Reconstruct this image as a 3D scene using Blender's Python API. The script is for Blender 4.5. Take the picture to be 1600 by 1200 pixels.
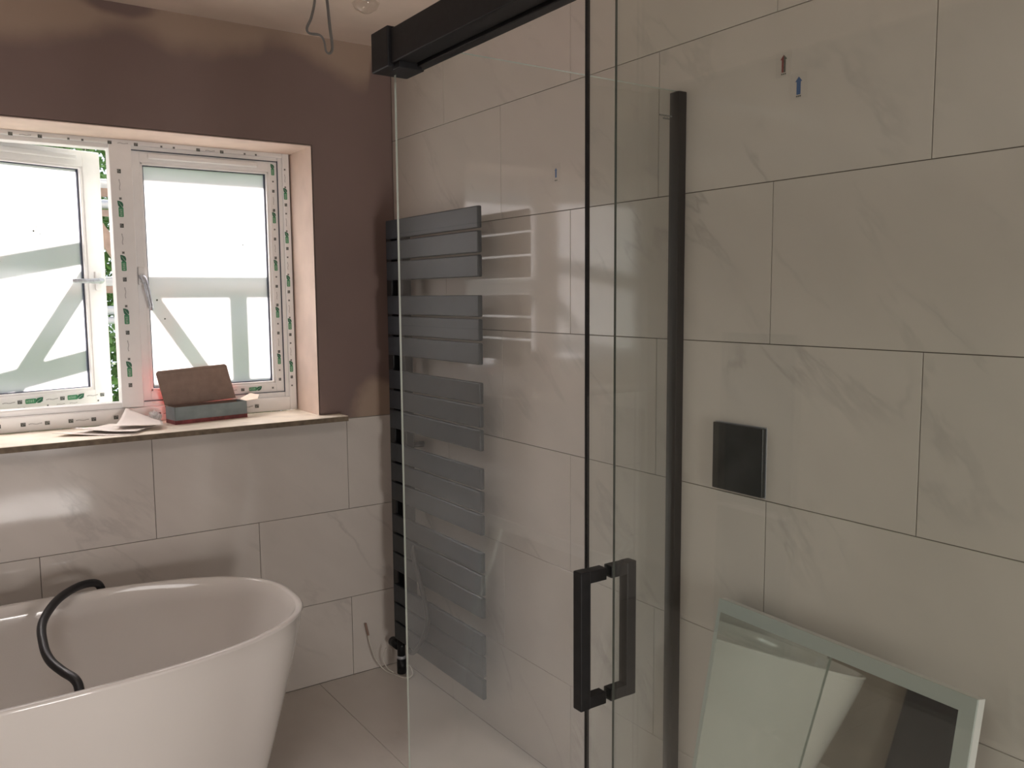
import bpy, bmesh, math, random
from mathutils import Vector, Matrix
random.seed(7)
for o in list(bpy.data.objects): bpy.data.objects.remove(o)
S = bpy.context.scene
COL = S.collection

# ------------------------------------------------------------------ camera
CAM = Vector((-1.5662, -3.1021, 1.5162))
yaw, pitch, roll = 0.601389, 0.102723, -0.007728
fw = Vector((math.sin(yaw)*math.cos(pitch), math.cos(yaw)*math.cos(pitch), -math.sin(pitch)))
rt = Vector((math.cos(yaw), -math.sin(yaw), 0)); up = rt.cross(fw)
rr = rt*math.cos(roll)+up*math.sin(roll); uu = -rt*math.sin(roll)+up*math.cos(roll)
cd = bpy.data.cameras.new('camera'); cam = bpy.data.objects.new('camera', cd); COL.objects.link(cam)
cam.matrix_world = Matrix(((rr.x, uu.x, -fw.x, CAM.x), (rr.y, uu.y, -fw.y, CAM.y), (rr.z, uu.z, -fw.z, CAM.z), (0, 0, 0, 1)))
cd.sensor_width = 36; cd.lens = 1336.17/1600*36; cd.clip_start = .02; cd.clip_end = 100
S.camera = cam

# ------------------------------------------------------------------ world, sun, added fill lights, exposure
w = bpy.data.worlds.new('sky'); S.world = w; w.use_nodes = True
nt = w.node_tree; bg = nt.nodes['Background']
bg.inputs[0].default_value = (0.82, 0.89, 1.0, 1); bg.inputs[1].default_value = 1.5
sd = bpy.data.lights.new('sun', 'SUN'); sun = bpy.data.objects.new('sun', sd); COL.objects.link(sun)
sd.energy = 22.0; sd.angle = math.radians(1.0); sd.color = (1.0, 0.95, 0.88)
sun.location = (-3, 8, 8)
sun.rotation_euler = Vector((0.3, -1.0, -0.77)).to_track_quat('-Z', 'Y').to_euler()
hd = bpy.data.lights.new('hall_fill_light', 'AREA'); hl = bpy.data.objects.new('hall_fill_light', hd); COL.objects.link(hl)  # unseen fill added behind the camera to brighten the window wall
hd.shape = 'RECTANGLE'; hd.size = 0.9; hd.size_y = 1.5; hd.energy = 112; hd.color = (1.0, 0.94, 0.91)
hl.location = (-.78, -5.9, 0.95); hl.rotation_euler = (math.radians(98), 0, math.radians(4))
cdl = bpy.data.lights.new('ceiling_fill_light', 'AREA'); cl_ = bpy.data.objects.new('ceiling_fill_light', cdl); COL.objects.link(cl_)  # unseen overhead fill, added to lift the floor and bath
cdl.shape = 'RECTANGLE'; cdl.size = 0.9; cdl.size_y = 0.9; cdl.energy = 13; cdl.color = (1.0, 0.95, 0.92)
cl_.location = (-1.9, -2.5, 2.41)
S.view_settings.view_transform = 'Standard'; S.view_settings.look = 'None'
S.view_settings.gamma = 1.0; S.view_settings.use_curve_mapping = False
S.view_settings.exposure = 0.0

# ------------------------------------------------------------------ materials
def lin(r, g, b):
    f = lambda c: (c/255/12.92) if c/255 <= .04045 else ((c/255+.055)/1.055)**2.4
    return (f(r), f(g), f(b), 1)
def mat(name, col, rough=.5, metal=0, spec=.5, noise=0, nscale=20, bump=0, bscale=60, coat=0):
    m = bpy.data.materials.new(name); m.use_nodes = True
    n = m.node_tree; b = n.nodes['Principled BSDF']
    c = col if len(col) == 4 else (*col, 1)
    b.inputs['Base Color'].default_value = c
    b.inputs['Roughness'].default_value = rough; b.inputs['Metallic'].default_value = metal
    b.inputs['Specular IOR Level'].default_value = spec
    if coat: b.inputs['Coat Weight'].default_value = coat
    tc = n.nodes.new('ShaderNodeTexCoord')
    if noise:
        nz = n.nodes.new('ShaderNodeTexNoise'); nz.inputs['Scale'].default_value = nscale; nz.inputs['Detail'].default_value = 6
        n.links.new(tc.outputs['Object'], nz.inputs['Vector'])
        r = n.nodes.new('ShaderNodeValToRGB')
        r.color_ramp.elements[0].position = .3; r.color_ramp.elements[1].position = .7
        r.color_ramp.elements[0].color = tuple(x*(1-noise) for x in c[:3])+(1,)
        r.color_ramp.elements[1].color = tuple(min(1, x*(1+noise)) for x in c[:3])+(1,)
        n.links.new(nz.outputs['Fac'], r.inputs[0]); n.links.new(r.outputs[0], b.inputs['Base Color'])
    if bump:
        nz = n.nodes.new('ShaderNodeTexNoise'); nz.inputs['Scale'].default_value = bscale; nz.inputs['Detail'].default_value = 4
        n.links.new(tc.outputs['Object'], nz.inputs['Vector'])
        bp = n.nodes.new('ShaderNodeBump'); bp.inputs['Strength'].default_value = bump; bp.inputs['Distance'].default_value = .002
        n.links.new(nz.outputs['Fac'], bp.inputs['Height']); n.links.new(bp.outputs[0], b.inputs['Normal'])
    return m

def marble(name, base, vein, rough, vamt=.6, spec=.5):
    m = bpy.data.materials.new(name); m.use_nodes = True
    n = m.node_tree; N = n.nodes; L = n.links; b = N['Principled BSDF']
    tc = N.new('ShaderNodeTexCoord'); oi = N.new('ShaderNodeObjectInfo')
    mp = N.new('ShaderNodeMapping'); mp.inputs['Scale'].default_value = (2.5, 1, .75)
    mr_ = N.new('ShaderNodeMapping'); mr_.inputs['Rotation'].default_value = (0, math.radians(47), 0)
    ml = N.new('ShaderNodeMath'); ml.operation = 'MULTIPLY'; ml.inputs[1].default_value = 40
    L.new(oi.outputs['Random'], ml.inputs[0])
    ad = N.new('ShaderNodeVectorMath'); ad.operation = 'ADD'
    L.new(tc.outputs['Object'], ad.inputs[0]); L.new(ml.outputs[0], ad.inputs[1])
    L.new(ad.outputs[0], mr_.inputs['Vector']); L.new(mr_.outputs[0], mp.inputs['Vector'])
    nz = N.new('ShaderNodeTexNoise'); nz.inputs['Scale'].default_value = 1.5; nz.inputs['Detail'].default_value = 7; nz.inputs['Roughness'].default_value = .55
    nz.inputs['Distortion'].default_value = .35
    L.new(mp.outputs[0], nz.inputs['Vector'])
    s = N.new('ShaderNodeMath'); s.operation = 'SUBTRACT'; s.inputs[1].default_value = .5; L.new(nz.outputs['Fac'], s.inputs[0])
    a = N.new('ShaderNodeMath'); a.operation = 'ABSOLUTE'; L.new(s.outputs[0], a.inputs[0])
    r = N.new('ShaderNodeValToRGB'); r.color_ramp.elements[0].position = 0; r.color_ramp.elements[0].color = (1, 1, 1, 1)
    r.color_ramp.elements[1].position = .022; r.color_ramp.elements[1].color = (0, 0, 0, 1)
    L.new(a.outputs[0], r.inputs[0])
    n2 = N.new('ShaderNodeTexNoise'); n2.inputs['Scale'].default_value = 3.2; n2.inputs['Detail'].default_value = 3; L.new(ad.outputs[0], n2.inputs['Vector'])
    r2 = N.new('ShaderNodeValToRGB'); r2.color_ramp.elements[0].position = .48; r2.color_ramp.elements[1].position = .72
    L.new(n2.outputs['Fac'], r2.inputs[0])
    mu = N.new('ShaderNodeMath'); mu.operation = 'MULTIPLY'; L.new(r.outputs[0], mu.inputs[0]); L.new(r2.outputs[0], mu.inputs[1])
    mu2 = N.new('ShaderNodeMath'); mu2.operation = 'MULTIPLY'; mu2.inputs[1].default_value = vamt; L.new(mu.outputs[0], mu2.inputs[0])
    # soft clouds
    n3 = N.new('ShaderNodeTexNoise'); n3.inputs['Scale'].default_value = 5; n3.inputs['Detail'].default_value = 5; L.new(mp.outputs[0], n3.inputs['Vector'])
    mx0 = N.new('ShaderNodeMix'); mx0.data_type = 'RGBA'
    mx0.inputs['A'].default_value = base; mx0.inputs['B'].default_value = tuple(x*.88 for x in base[:3])+(1,)
    L.new(n3.outputs['Fac'], mx0.inputs['Factor'])
    mx = N.new('ShaderNodeMix'); mx.data_type = 'RGBA'; L.new(mx0.outputs['Result'], mx.inputs['A']); mx.inputs['B'].default_value = vein
    L.new(mu2.outputs[0], mx.inputs['Factor']); L.new(mx.outputs['Result'], b.inputs['Base Color'])
    b.inputs['Roughness'].default_value = rough; b.inputs['Specular IOR Level'].default_value = spec
    n4 = N.new('ShaderNodeTexNoise'); n4.inputs['Scale'].default_value = 9; L.new(tc.outputs['Object'], n4.inputs['Vector'])
    bp = N.new('ShaderNodeBump'); bp.inputs['Strength'].default_value = .05; bp.inputs['Distance'].default_value = .004
    L.new(n4.outputs['Fac'], bp.inputs['Height']); L.new(bp.outputs[0], b.inputs['Normal'])
    return m

def plaster_drying(name):
    """fresh gypsum plaster: dark brown where wet, pale where it has dried (irregular fronts)"""
    m = bpy.data.materials.new(name); m.use_nodes = True
    n = m.node_tree; N = n.nodes; L = n.links; b = N['Principled BSDF']
    tc = N.new('ShaderNodeTexCoord'); sp = N.new('ShaderNodeSeparateXYZ'); L.new(tc.outputs['Object'], sp.inputs[0])
    nz = N.new('ShaderNodeTexNoise'); nz.inputs['Scale'].default_value = 7; nz.inputs['Detail'].default_value = 5; L.new(tc.outputs['Object'], nz.inputs['Vector'])
    # front height as a function of x
    mr = N.new('ShaderNodeMapRange'); mr.inputs[1].default_value = -1.6; mr.inputs[2].default_value = 0; L.new(sp.outputs['X'], mr.inputs[0])
    cv = N.new('ShaderNodeFloatCurve'); c = cv.mapping.curves[0]
    #  (x position 0..1 , drying front z mapped (z-1.6)/0.9)
    P = [(0, .80), (.176, .792), (.241, .809), (.321, .845), (.368, .88), (.417, .88), (.466, .862), (.504, .842), (.584, .850), (.669, .880), (.706, .925), (.743, .915), (.787, .891), (.833, .852), (.881, .811), (.921, .794), (.938, .811), (.955, .93), (1, .97)]
    c.points[0].location = P[0]; c.points[1].location = P[-1]
    for p in P[1:-1]: c.points.new(*p)
    cv.mapping.update(); L.new(mr.outputs[0], cv.inputs['Value'])
    fz = N.new('ShaderNodeMath'); fz.operation = 'MULTIPLY_ADD'; fz.inputs[1].default_value = .9; fz.inputs[2].default_value = 1.58; L.new(cv.outputs[0], fz.inputs[0])
    d = N.new('ShaderNodeMath'); d.operation = 'SUBTRACT'; L.new(sp.outputs['Z'], d.inputs[0]); L.new(fz.outputs[0], d.inputs[1])
    wob = N.new('ShaderNodeMath'); wob.operation = 'MULTIPLY_ADD'; wob.inputs[1].default_value = .07; wob.inputs[2].default_value = -.035; L.new(nz.outputs['Fac'], wob.inputs[0])
    d2 = N.new('ShaderNodeMath'); d2.operation = 'ADD'; L.new(d.outputs[0], d2.inputs[0]); L.new(wob.outputs[0], d2.inputs[1])
    ss = N.new('ShaderNodeMapRange'); ss.interpolation_type = 'SMOOTHSTEP'; ss.inputs[1].default_value = -.02; ss.inputs[2].default_value = .075; L.new(d2.outputs[0], ss.inputs[0])
    # pale patch low in the corner and a dark blot at the ceiling
    def blob(x, z, rx, rz, r0, r1):
        vx = N.new('ShaderNodeMath'); vx.operation = 'MULTIPLY_ADD'; vx.inputs[1].default_value = 1/rx; vx.inputs[2].default_value = -x/rx; L.new(sp.outputs['X'], vx.inputs[0])
        vz = N.new('ShaderNodeMath'); vz.operation = 'MULTIPLY_ADD'; vz.inputs[1].default_value = 1/rz; vz.inputs[2].default_value = -z/rz; L.new(sp.outputs['Z'], vz.inputs[0])
        cb = N.new('ShaderNodeCombineXYZ'); L.new(vx.outputs[0], cb.inputs[0]); L.new(vz.outputs[0], cb.inputs[1])
        ln = N.new('ShaderNodeVectorMath'); ln.operation = 'LENGTH'; L.new(cb.outputs[0], ln.inputs[0])
        a = N.new('ShaderNodeMath'); a.operation = 'MULTIPLY_ADD'; a.inputs[1].default_value = .8; L.new(nz.outputs['Fac'], a.inputs[0]); L.new(ln.outputs['Value'], a.inputs[2])
        m_ = N.new('ShaderNodeMapRange'); m_.interpolation_type = 'SMOOTHSTEP'; m_.inputs[1].default_value = r0+.4; m_.inputs[2].default_value = r1+.4; m_.inputs[3].default_value = 1; m_.inputs[4].default_value = 0
        L.new(a.outputs[0], m_.inputs[0]); return m_.outputs[0]
    lo = blob(-.06, 1.06, .14, .13, .75, 1.15); dk = blob(-.985, 2.475, .12, .045, .6, 1.2)
    mxx = N.new('ShaderNodeMath'); mxx.operation = 'MAXIMUM'; L.new(ss.outputs[0], mxx.inputs[0]); L.new(lo, mxx.inputs[1])
    inv = N.new('ShaderNodeMath'); inv.operation = 'SUBTRACT'; inv.inputs[0].default_value = 1; L.new(dk, inv.inputs[1])
    mn = N.new('ShaderNodeMath'); mn.operation = 'MULTIPLY'; L.new(mxx.outputs[0], mn.inputs[0]); L.new(inv.outputs[0], mn.inputs[1])
    n3 = N.new('ShaderNodeTexNoise'); n3.inputs['Scale'].default_value = 2.5; n3.inputs['Detail'].default_value = 8; L.new(tc.outputs['Object'], n3.inputs['Vector'])
    wet = N.new('ShaderNodeMix'); wet.data_type = 'RGBA'; wet.inputs['A'].default_value = PL_WET; wet.inputs['B'].default_value = tuple(x*1.35 for x in PL_WET[:3])+(1,)
    L.new(n3.outputs['Fac'], wet.inputs['Factor'])
    mx = N.new('ShaderNodeMix'); mx.data_type = 'RGBA'; L.new(wet.outputs['Result'], mx.inputs['A']); mx.inputs['B'].default_value = PL_DRY
    L.new(mn.outputs[0], mx.inputs['Factor']); L.new(mx.outputs['Result'], b.inputs['Base Color'])
    b.inputs['Roughness'].default_value = .75
    bp = N.new('ShaderNodeBump'); bp.inputs['Strength'].default_value = .15; bp.inputs['Distance'].default_value = .003
    L.new(n3.outputs['Fac'], bp.inputs['Height']); L.new(bp.outputs[0], b.inputs['Normal'])
    return m

def glass_mat(name, tint, dust=0.0):
    """thin clear sheet: fresnel mix of a sharp reflection and a tinted straight-through, a little dust"""
    m = bpy.data.materials.new(name); m.use_nodes = True
    n = m.node_tree; N = n.nodes; L = n.links
    for x in list(N):
        if x.type != 'OUTPUT_MATERIAL': N.remove(x)
    out = [x for x in N if x.type == 'OUTPUT_MATERIAL'][0]
    tr = N.new('ShaderNodeBsdfTransparent'); tr.inputs[0].default_value = tint
    gl = N.new('ShaderNodeBsdfGlossy'); gl.inputs['Roughness'].default_value = 0.0; gl.inputs[0].default_value = (1, 1, 1, 1)
    fr = N.new('ShaderNodeFresnel'); fr.inputs['IOR'].default_value = 1.45
    # same fresnel on both faces
    ge = N.new('ShaderNodeNewGeometry'); ior = N.new('ShaderNodeMix'); ior.inputs['A'].default_value = 1.45; ior.inputs['B'].default_value = 1/1.45
    L.new(ge.outputs['Backfacing'], ior.inputs['Factor'])
    ior.inputs[0]; L.new(ior.outputs[0], fr.inputs['IOR'])
    # fresnel node inverts the ior itself on back faces, so undo it there
    mx = N.new('ShaderNodeMixShader'); L.new(fr.outputs[0], mx.inputs[0]); L.new(tr.outputs[0], mx.inputs[1]); L.new(gl.outputs[0], mx.inputs[2])
    last = mx
    if dust:
        tc = N.new('ShaderNodeTexCoord'); sp = N.new('ShaderNodeSeparateXYZ'); L.new(tc.outputs['Object'], sp.inputs[0])
        nz = N.new('ShaderNodeTexNoise'); nz.inputs['Scale'].default_value = 3.5; nz.inputs['Detail'].default_value = 5; L.new(tc.outputs['Object'], nz.inputs['Vector'])
        mr = N.new('ShaderNodeMapRange'); mr.interpolation_type = 'SMOOTHSTEP'; mr.inputs[1].default_value = 1.7; mr.inputs[2].default_value = .35; mr.inputs[3].default_value = .12; mr.inputs[4].default_value = 1; L.new(sp.outputs['Z'], mr.inputs[0])
        r = N.new('ShaderNodeMapRange'); r.inputs[1].default_value = .3; r.inputs[2].default_value = .7; r.inputs[3].default_value = .5; r.inputs[4].default_value = 1.2; L.new(nz.outputs['Fac'], r.inputs[0])
        a = N.new('ShaderNodeMath'); a.operation = 'MULTIPLY'; L.new(mr.outputs[0], a.inputs[0]); L.new(r.outputs[0], a.inputs[1])
        a2 = N.new('ShaderNodeMath'); a2.operation = 'MULTIPLY'; a2.inputs[1].default_value = dust; L.new(a.outputs[0], a2.inputs[0])
        di = N.new('ShaderNodeBsdfDiffuse'); di.inputs[0].default_value = (.62, .63, .64, 1)
        m2 = N.new('ShaderNodeMixShader'); L.new(a2.outputs[0], m2.inputs[0]); L.new(mx.outputs[0], m2.inputs[1]); L.new(di.outputs[0], m2.inputs[2])
        last = m2
    L.new(last.outputs[0], out.inputs[0])
    return m

PL_WET = (.170, .118, .104, 1); PL_DRY = (.36, .265, .205, 1)
M = {}
M['tile'] = marble('marble_tile', (.68, .625, .575, 1), (.36, .33, .31, 1), .075, .5)
M['floor'] = marble('floor_tile', (.76, .71, .66, 1), (.60, .56, .52, 1), .16, .3)
M['grout'] = mat('grout', (.10, .085, .07), .9)
M['plaster'] = plaster_drying('drying_plaster')
M['reveal'] = mat('dry_plaster_reveal', (.68, .54, .46), .8, noise=.08, nscale=9, bump=.1)
M['ceil'] = mat('ceiling_plaster', (.74, .62, .53), .85, noise=.10, nscale=3)
M['wallp'] = mat('room_plaster', (.36, .31, .27), .85, noise=.15, nscale=3)
M['upvc'] = mat('white_upvc', (.86, .85, .84), .28, noise=.02)
M['upvc_in'] = mat('upvc_film', (.66, .64, .63), .4)
M['gasket'] = mat('rubber_gasket', (.045, .055, .085), .5)
M['black'] = mat('matt_black_metal', (.010, .010, .011), .45, spec=.25, noise=.3, nscale=60)
M['anth'] = mat('anthracite_radiator', (.022, .027, .033), .42, metal=.0, noise=.25, nscale=25, spec=.28)
M['plate'] = mat('dark_slate_plate', (.035, .035, .034), .22, noise=.35, nscale=12)
M['bath'] = mat('white_acrylic', (.78, .745, .71), .07, coat=.3)
M['hose'] = mat('black_rubber_hose', (.018, .018, .020), .45)
M['cable'] = mat('grey_cable', (.16, .155, .15), .5)
M['sill'] = mat('sill_board', (.88, .79, .66), .4, noise=.12, nscale=14)
M['sill_edge'] = mat('raw_board_edge', (.17, .13, .09), .8, noise=.3, nscale=40)
M['green'] = mat('green_print', (.05, .26, .12), .5)
M['dkgreen'] = mat('dark_green_print', (.02, .13, .07), .5)
M['pgreen'] = mat('pale_green_print', (.42, .58, .45), .5)
M['ink'] = mat('dark_print', (.10, .11, .10), .6, noise=.6, nscale=300)
M['inkl'] = mat('faint_print', (.36, .35, .35), .6, noise=.3, nscale=300)
M['chrome'] = mat('film_wrapped_metal', (.50, .53, .58), .3, metal=.4, noise=.25, nscale=90, bump=.6, bscale=110)
M['card'] = mat('brown_cardboard', (.27, .195, .16), .9, noise=.12, nscale=30)
M['card_pale'] = mat('pale_card', (.80, .68, .56), .8)
M['grey_print'] = mat('grey_printed_card', (.20, .24, .25), .5, noise=.15, nscale=20)
M['red'] = mat('red_printed_card', (.75, .035, .02), .35)
M['maroon'] = mat('maroon_print', (.22, .05, .055), .5, noise=.5, nscale=30)
M['paper'] = mat('paper', (.80, .73, .68), .8, noise=.04, nscale=10)
M['plastic'] = mat('crumpled_clear_plastic', (.75, .72, .72), .15)
M['edge'] = mat('polished_glass_edge', (.55, .64, .58), .15)
M['edged'] = mat('dark_glass_edge', (.06, .075, .065), .2)
M['mirror'] = mat('mirror_silver', (.70, .74, .70), .02, metal=1)
M['frost'] = mat('frosted_mirror_band', (.50, .55, .52), .5, metal=.25)
M['timber'] = mat('weathered_timber_board', (.26, .185, .155), .8, noise=.3, nscale=15)
M['galv'] = mat('galvanised_tube', (.42, .43, .46), .4, metal=.4)
M['leaf'] = mat('green_leaves', (.10, .20, .05), .6, noise=.6, nscale=5)
M['bark'] = mat('bark', (.12, .09, .06), .9)
M['render'] = mat('exterior_render', (.6, .57, .52), .9)
M['grass'] = mat('grass', (.12, .20, .06), .9, noise=.4, nscale=3)
M['white'] = mat('white_wire', (.62, .58, .52), .4)
M['rose'] = mat('brown_rose', (.30, .19, .15), .6)
M['blue'] = mat('blue_print', (.04, .12, .30), .5)
M['rdprint'] = mat('dark_red_print', (.22, .03, .03), .5)
M['film'] = mat('clear_film_backing', (.60, .55, .505), .12)
M['lampwhite'] = mat('lamp_housing', (.7, .7, .68), .4)
gt = glass_mat('clear_glass', (.955, .972, .958, 1)); M['glass'] = gt
M['glassd'] = glass_mat('dusty_glass', (.965, .975, .965, 1), .12)
M['bulb'] = glass_mat('bulb_glass', (.93, .92, .90, 1))
# frosted (obscured) pane: diffuse transmission with a gloss on it
m = bpy.data.materials.new('frosted_pane'); m.use_nodes = True; n = m.node_tree
for x in list(n.nodes):
    if x.type != 'OUTPUT_MATERIAL': n.nodes.remove(x)
out = n.nodes[0]; tl = n.nodes.new('ShaderNodeBsdfTranslucent'); tl.inputs[0].default_value = (.98, .90, .99, 1)
rf = n.nodes.new('ShaderNodeBsdfRefraction'); rf.inputs['Roughness'].default_value = .55; rf.inputs['IOR'].default_value = 1.25; rf.inputs[0].default_value = (.98, .93, .97, 1)
ma = n.nodes.new('ShaderNodeMixShader'); ma.inputs[0].default_value = .5
n.links.new(tl.outputs[0], ma.inputs[1]); n.links.new(rf.outputs[0], ma.inputs[2])
gl = n.nodes.new('ShaderNodeBsdfGlossy'); gl.inputs['Roughness'].default_value = .08
mx = n.nodes.new('ShaderNodeMixShader'); mx.inputs[0].default_value = .05
n.links.new(ma.outputs[0], mx.inputs[1]); n.links.new(gl.outputs[0], mx.inputs[2]); n.links.new(mx.outputs[0], out.inputs[0])
M['frosted'] = m

# ------------------------------------------------------------------ mesh helpers
class MB:
    def __init__(s): s.bm = bmesh.new(); s.mats = []
    def _mi(s, m):
        if m not in s.mats: s.mats.append(m)
        return s.mats.index(m)
    def box(s, a, b, m, bev=0, mtx=None):
        bm = bmesh.new(); bmesh.ops.create_cube(bm, size=1)
        a = Vector(a); b = Vector(b); c = (a+b)/2; d = b-a
        for v in bm.verts: v.co = Vector((v.co.x*d.x+c.x, v.co.y*d.y+c.y, v.co.z*d.z+c.z))
        if bev: bmesh.ops.bevel(bm, geom=list(bm.edges), offset=bev, segments=2, profile=.5, affect='EDGES')
        s._add(bm, m, mtx); return s
    def _add(s, bm, m, mtx=None, smooth=False):
        if mtx: bmesh.ops.transform(bm, matrix=mtx, verts=bm.verts)
        mi = s._mi(m)
        me = bpy.data.meshes.new('t'); 
        for f in bm.faces: f.material_index = mi; f.smooth = smooth
        bm.normal_update(); bm.to_mesh(me); bm.free(); s.bm.from_mesh(me); bpy.data.meshes.remove(me)
    def poly(s, pts, m, thick=None):
        """flat outline pts (3D) extruded along vector thick"""
        bm = bmesh.new(); vs = [bm.verts.new(p) for p in pts]; f = bm.faces.new(vs)
        if thick is not None:
            r = bmesh.ops.extrude_face_region(bm, geom=[f])
            bmesh.ops.translate(bm, vec=Vector(thick), verts=[g for g in r['geom'] if isinstance(g, bmesh.types.BMVert)])
        bmesh.ops.recalc_face_normals(bm, faces=bm.faces)
        s._add(bm, m); return s
    def tube(s, pts, r, m, seg=10, cap=True, rs=None, flat=1.0):
        pts = [Vector(p) for p in pts]; bm = bmesh.new(); rings = []
        t0 = (pts[1]-pts[0]).normalized(); nrm = t0.orthogonal().normalized()
        for i, p in enumerate(pts):
            t = (pts[min(i+1, len(pts)-1)]-pts[max(i-1, 0)]).normalized()
            nrm = (nrm-t*nrm.dot(t)).normalized(); bn = t.cross(nrm)
            rad = rs[i] if rs else r
            rings.append([bm.verts.new(p+(nrm*math.cos(k*2*math.pi/seg)+bn*math.sin(k*2*math.pi/seg)*flat)*rad) for k in range(seg)])
        for a, b in zip(rings, rings[1:]):
            for k in range(seg): bm.faces.new((a[k], a[(k+1) % seg], b[(k+1) % seg], b[k]))
        if cap: bm.faces.new(rings[0][::-1]); bm.faces.new(rings[-1])
        bmesh.ops.recalc_face_normals(bm, faces=bm.faces)
        s._add(bm, m, smooth=True); return s
    def lathe(s, prof, m, seg=28, mtx=None):
        bm = bmesh.new(); rings = [[bm.verts.new((r*math.cos(k*2*math.pi/seg), r*math.sin(k*2*math.pi/seg), z)) for k in range(seg)] for r, z in prof]
        for a, b in zip(rings, rings[1:]):
            for k in range(seg): bm.faces.new((a[k], a[(k+1) % seg], b[(k+1) % seg], b[k]))
        bm.faces.new(rings[0][::-1]); bm.faces.new(rings[-1]); bmesh.ops.recalc_face_normals(bm, faces=bm.faces)
        s._add(bm, m, mtx, smooth=True); return s
    def build(s, name, parent=None, loc=None, rot=None, **kw):
        me = bpy.data.meshes.new(name); s.bm.to_mesh(me); s.bm.free()
        for m in s.mats: me.materials.append(M[m])
        return link(name, me, parent, loc, rot, **kw)
def link(name, me, parent=None, loc=None, rot=None, **kw):
    o = bpy.data.objects.new(name, me); COL.objects.link(o)
    if parent: o.parent = parent
    if loc is not None: o.location = loc
    if rot is not None: o.rotation_euler = rot
    for k, v in kw.items(): o[k] = v
    return o
def empty(name, loc=(0, 0, 0), rot=None, **kw):
    o = link(name, None, None, loc, rot, **kw); o.empty_display_size = .05; return o
def smooth_path(pts, n=8):
    P = [Vector(p) for p in pts]; P = [2*P[0]-P[1]]+P+[2*P[-1]-P[-2]]; out = []
    for i in range(1, len(P)-2):
        for k in range(n):
            t = k/n; a, b, c, d = P[i-1:i+3]
            out.append(.5*((2*b)+(c-a)*t+(2*a-5*b+4*c-d)*t*t+(-a+3*b-3*c+d)*t**3))
    out.append(P[-2]); return out
R_ = math.radians

# ------------------------------------------------------------------ room shell
H = .36; W = .72; Z0 = .3234; CEIL = 2.4745; XL = -2.95; YB = -4.45
XR0, XR1, ZS, ZT = -1.66, -.335, 1.045, 2.078       # window opening in the wall
G = .0019
tilecache = {}
def tile_mesh(w_, h_, mname, t=.009):
    k = (round(w_, 4), round(h_, 4), mname)
    if k not in tilecache:
        bm = bmesh.new(); bmesh.ops.create_cube(bm, size=1)
        for v in bm.verts: v.co = Vector((v.co.x*w_, v.co.y*t+t/2, v.co.z*h_))
        fe = [e for e in bm.edges if all(abs(v.co.y) < 1e-6 for v in e.verts)]
        bmesh.ops.bevel(bm, geom=fe, offset=.0006, segments=1, affect='EDGES')
        me = bpy.data.meshes.new('tile'); bm.to_mesh(me); bm.free(); me.materials.append(M[mname]); tilecache[k] = me
    return tilecache[k]
def tile_field(parent, u0, u1, zrows, joint0, place, rot, mname='tile', width=W):
    """rows of tiles; u is the distance along the wall; joint0(row) gives one joint position"""
    for ri, (za, zb) in enumerate(zrows):
        j = joint0(ri); k0 = math.floor((u0-j)/width); u = j+k0*width
        while u < u1-1e-4:
            a, b = max(u, u0), min(u+width, u1)
            if b-a > .012:
                w_ = b-a-G; h_ = zb-za-G
                link('tile', tile_mesh(w_, h_, mname), parent, place((a+b)/2, (za+zb)/2), rot)
            u += width
rows = [(0.0, Z0)]+[(Z0+i*H, Z0+(i+1)*H) for i in range(5)]+[(Z0+5*H, CEIL)]
# wall carrying the window: masonry with an opening, tiled to sill height, plastered above
TH = .34
b = MB()
b.box((XL-.2, .009, -.15), (XR0, TH, CEIL+.2), 'wallp').box((XR1, .009, -.15), (.2, TH, CEIL+.2), 'wallp')
b.box((XR0, .009, -.15), (XR1, TH, ZS-.002), 'wallp').box((XR0, .009, ZT), (XR1, TH, CEIL+.2), 'wallp')
b.box((XL-.2, TH, -.15), (XR0, TH+.02, CEIL+.2), 'render').box((XR1, TH, -.15), (.2, TH+.02, CEIL+.2), 'render')
b.box((XR0, TH, -.15), (XR1, TH+.02, ZS), 'render').box((XR0, TH, ZT), (XR1, TH+.02, CEIL+.2), 'render')
wallf = b.build('wall_front', kind='structure')
b = MB()
b.box((XL, .003, ZS), (XR0, .009, CEIL), 'plaster').box((XR1, .003, ZS), (0, .009, CEIL), 'plaster').box((XR0, .003, ZT), (XR1, .009, CEIL), 'plaster')
b.build('plaster_skim', wallf)
b = MB()
b.box((XR1-.001, .003, ZS), (XR1+.004, .232, ZT), 'reveal').box((XR0-.004, .003, ZS), (XR0+.001, .232, ZT), 'reveal').box((XR0, .003, ZT-.003), (XR1, .232, ZT+.003), 'reveal')
b.build('plaster_reveal', wallf)
MB().box((XL, .0035, 0), (0, .009, ZS-.003), 'grout').build('grout_bed', wallf)
tile_field(wallf, XL, -.0005, rows[:3], lambda r: [-.224, -.584, -.224][r], lambda u, z: (u, 0, z), (0, 0, 0))
# right tiled wall
wallr = MB().box((.009, YB-.2, -.15), (.2, .009, CEIL+.2), 'wallp').build('wall_right', kind='structure')
MB().box((.0035, YB, 0), (.009, .009, CEIL), 'grout').build('grout_bed', wallr)
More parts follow.
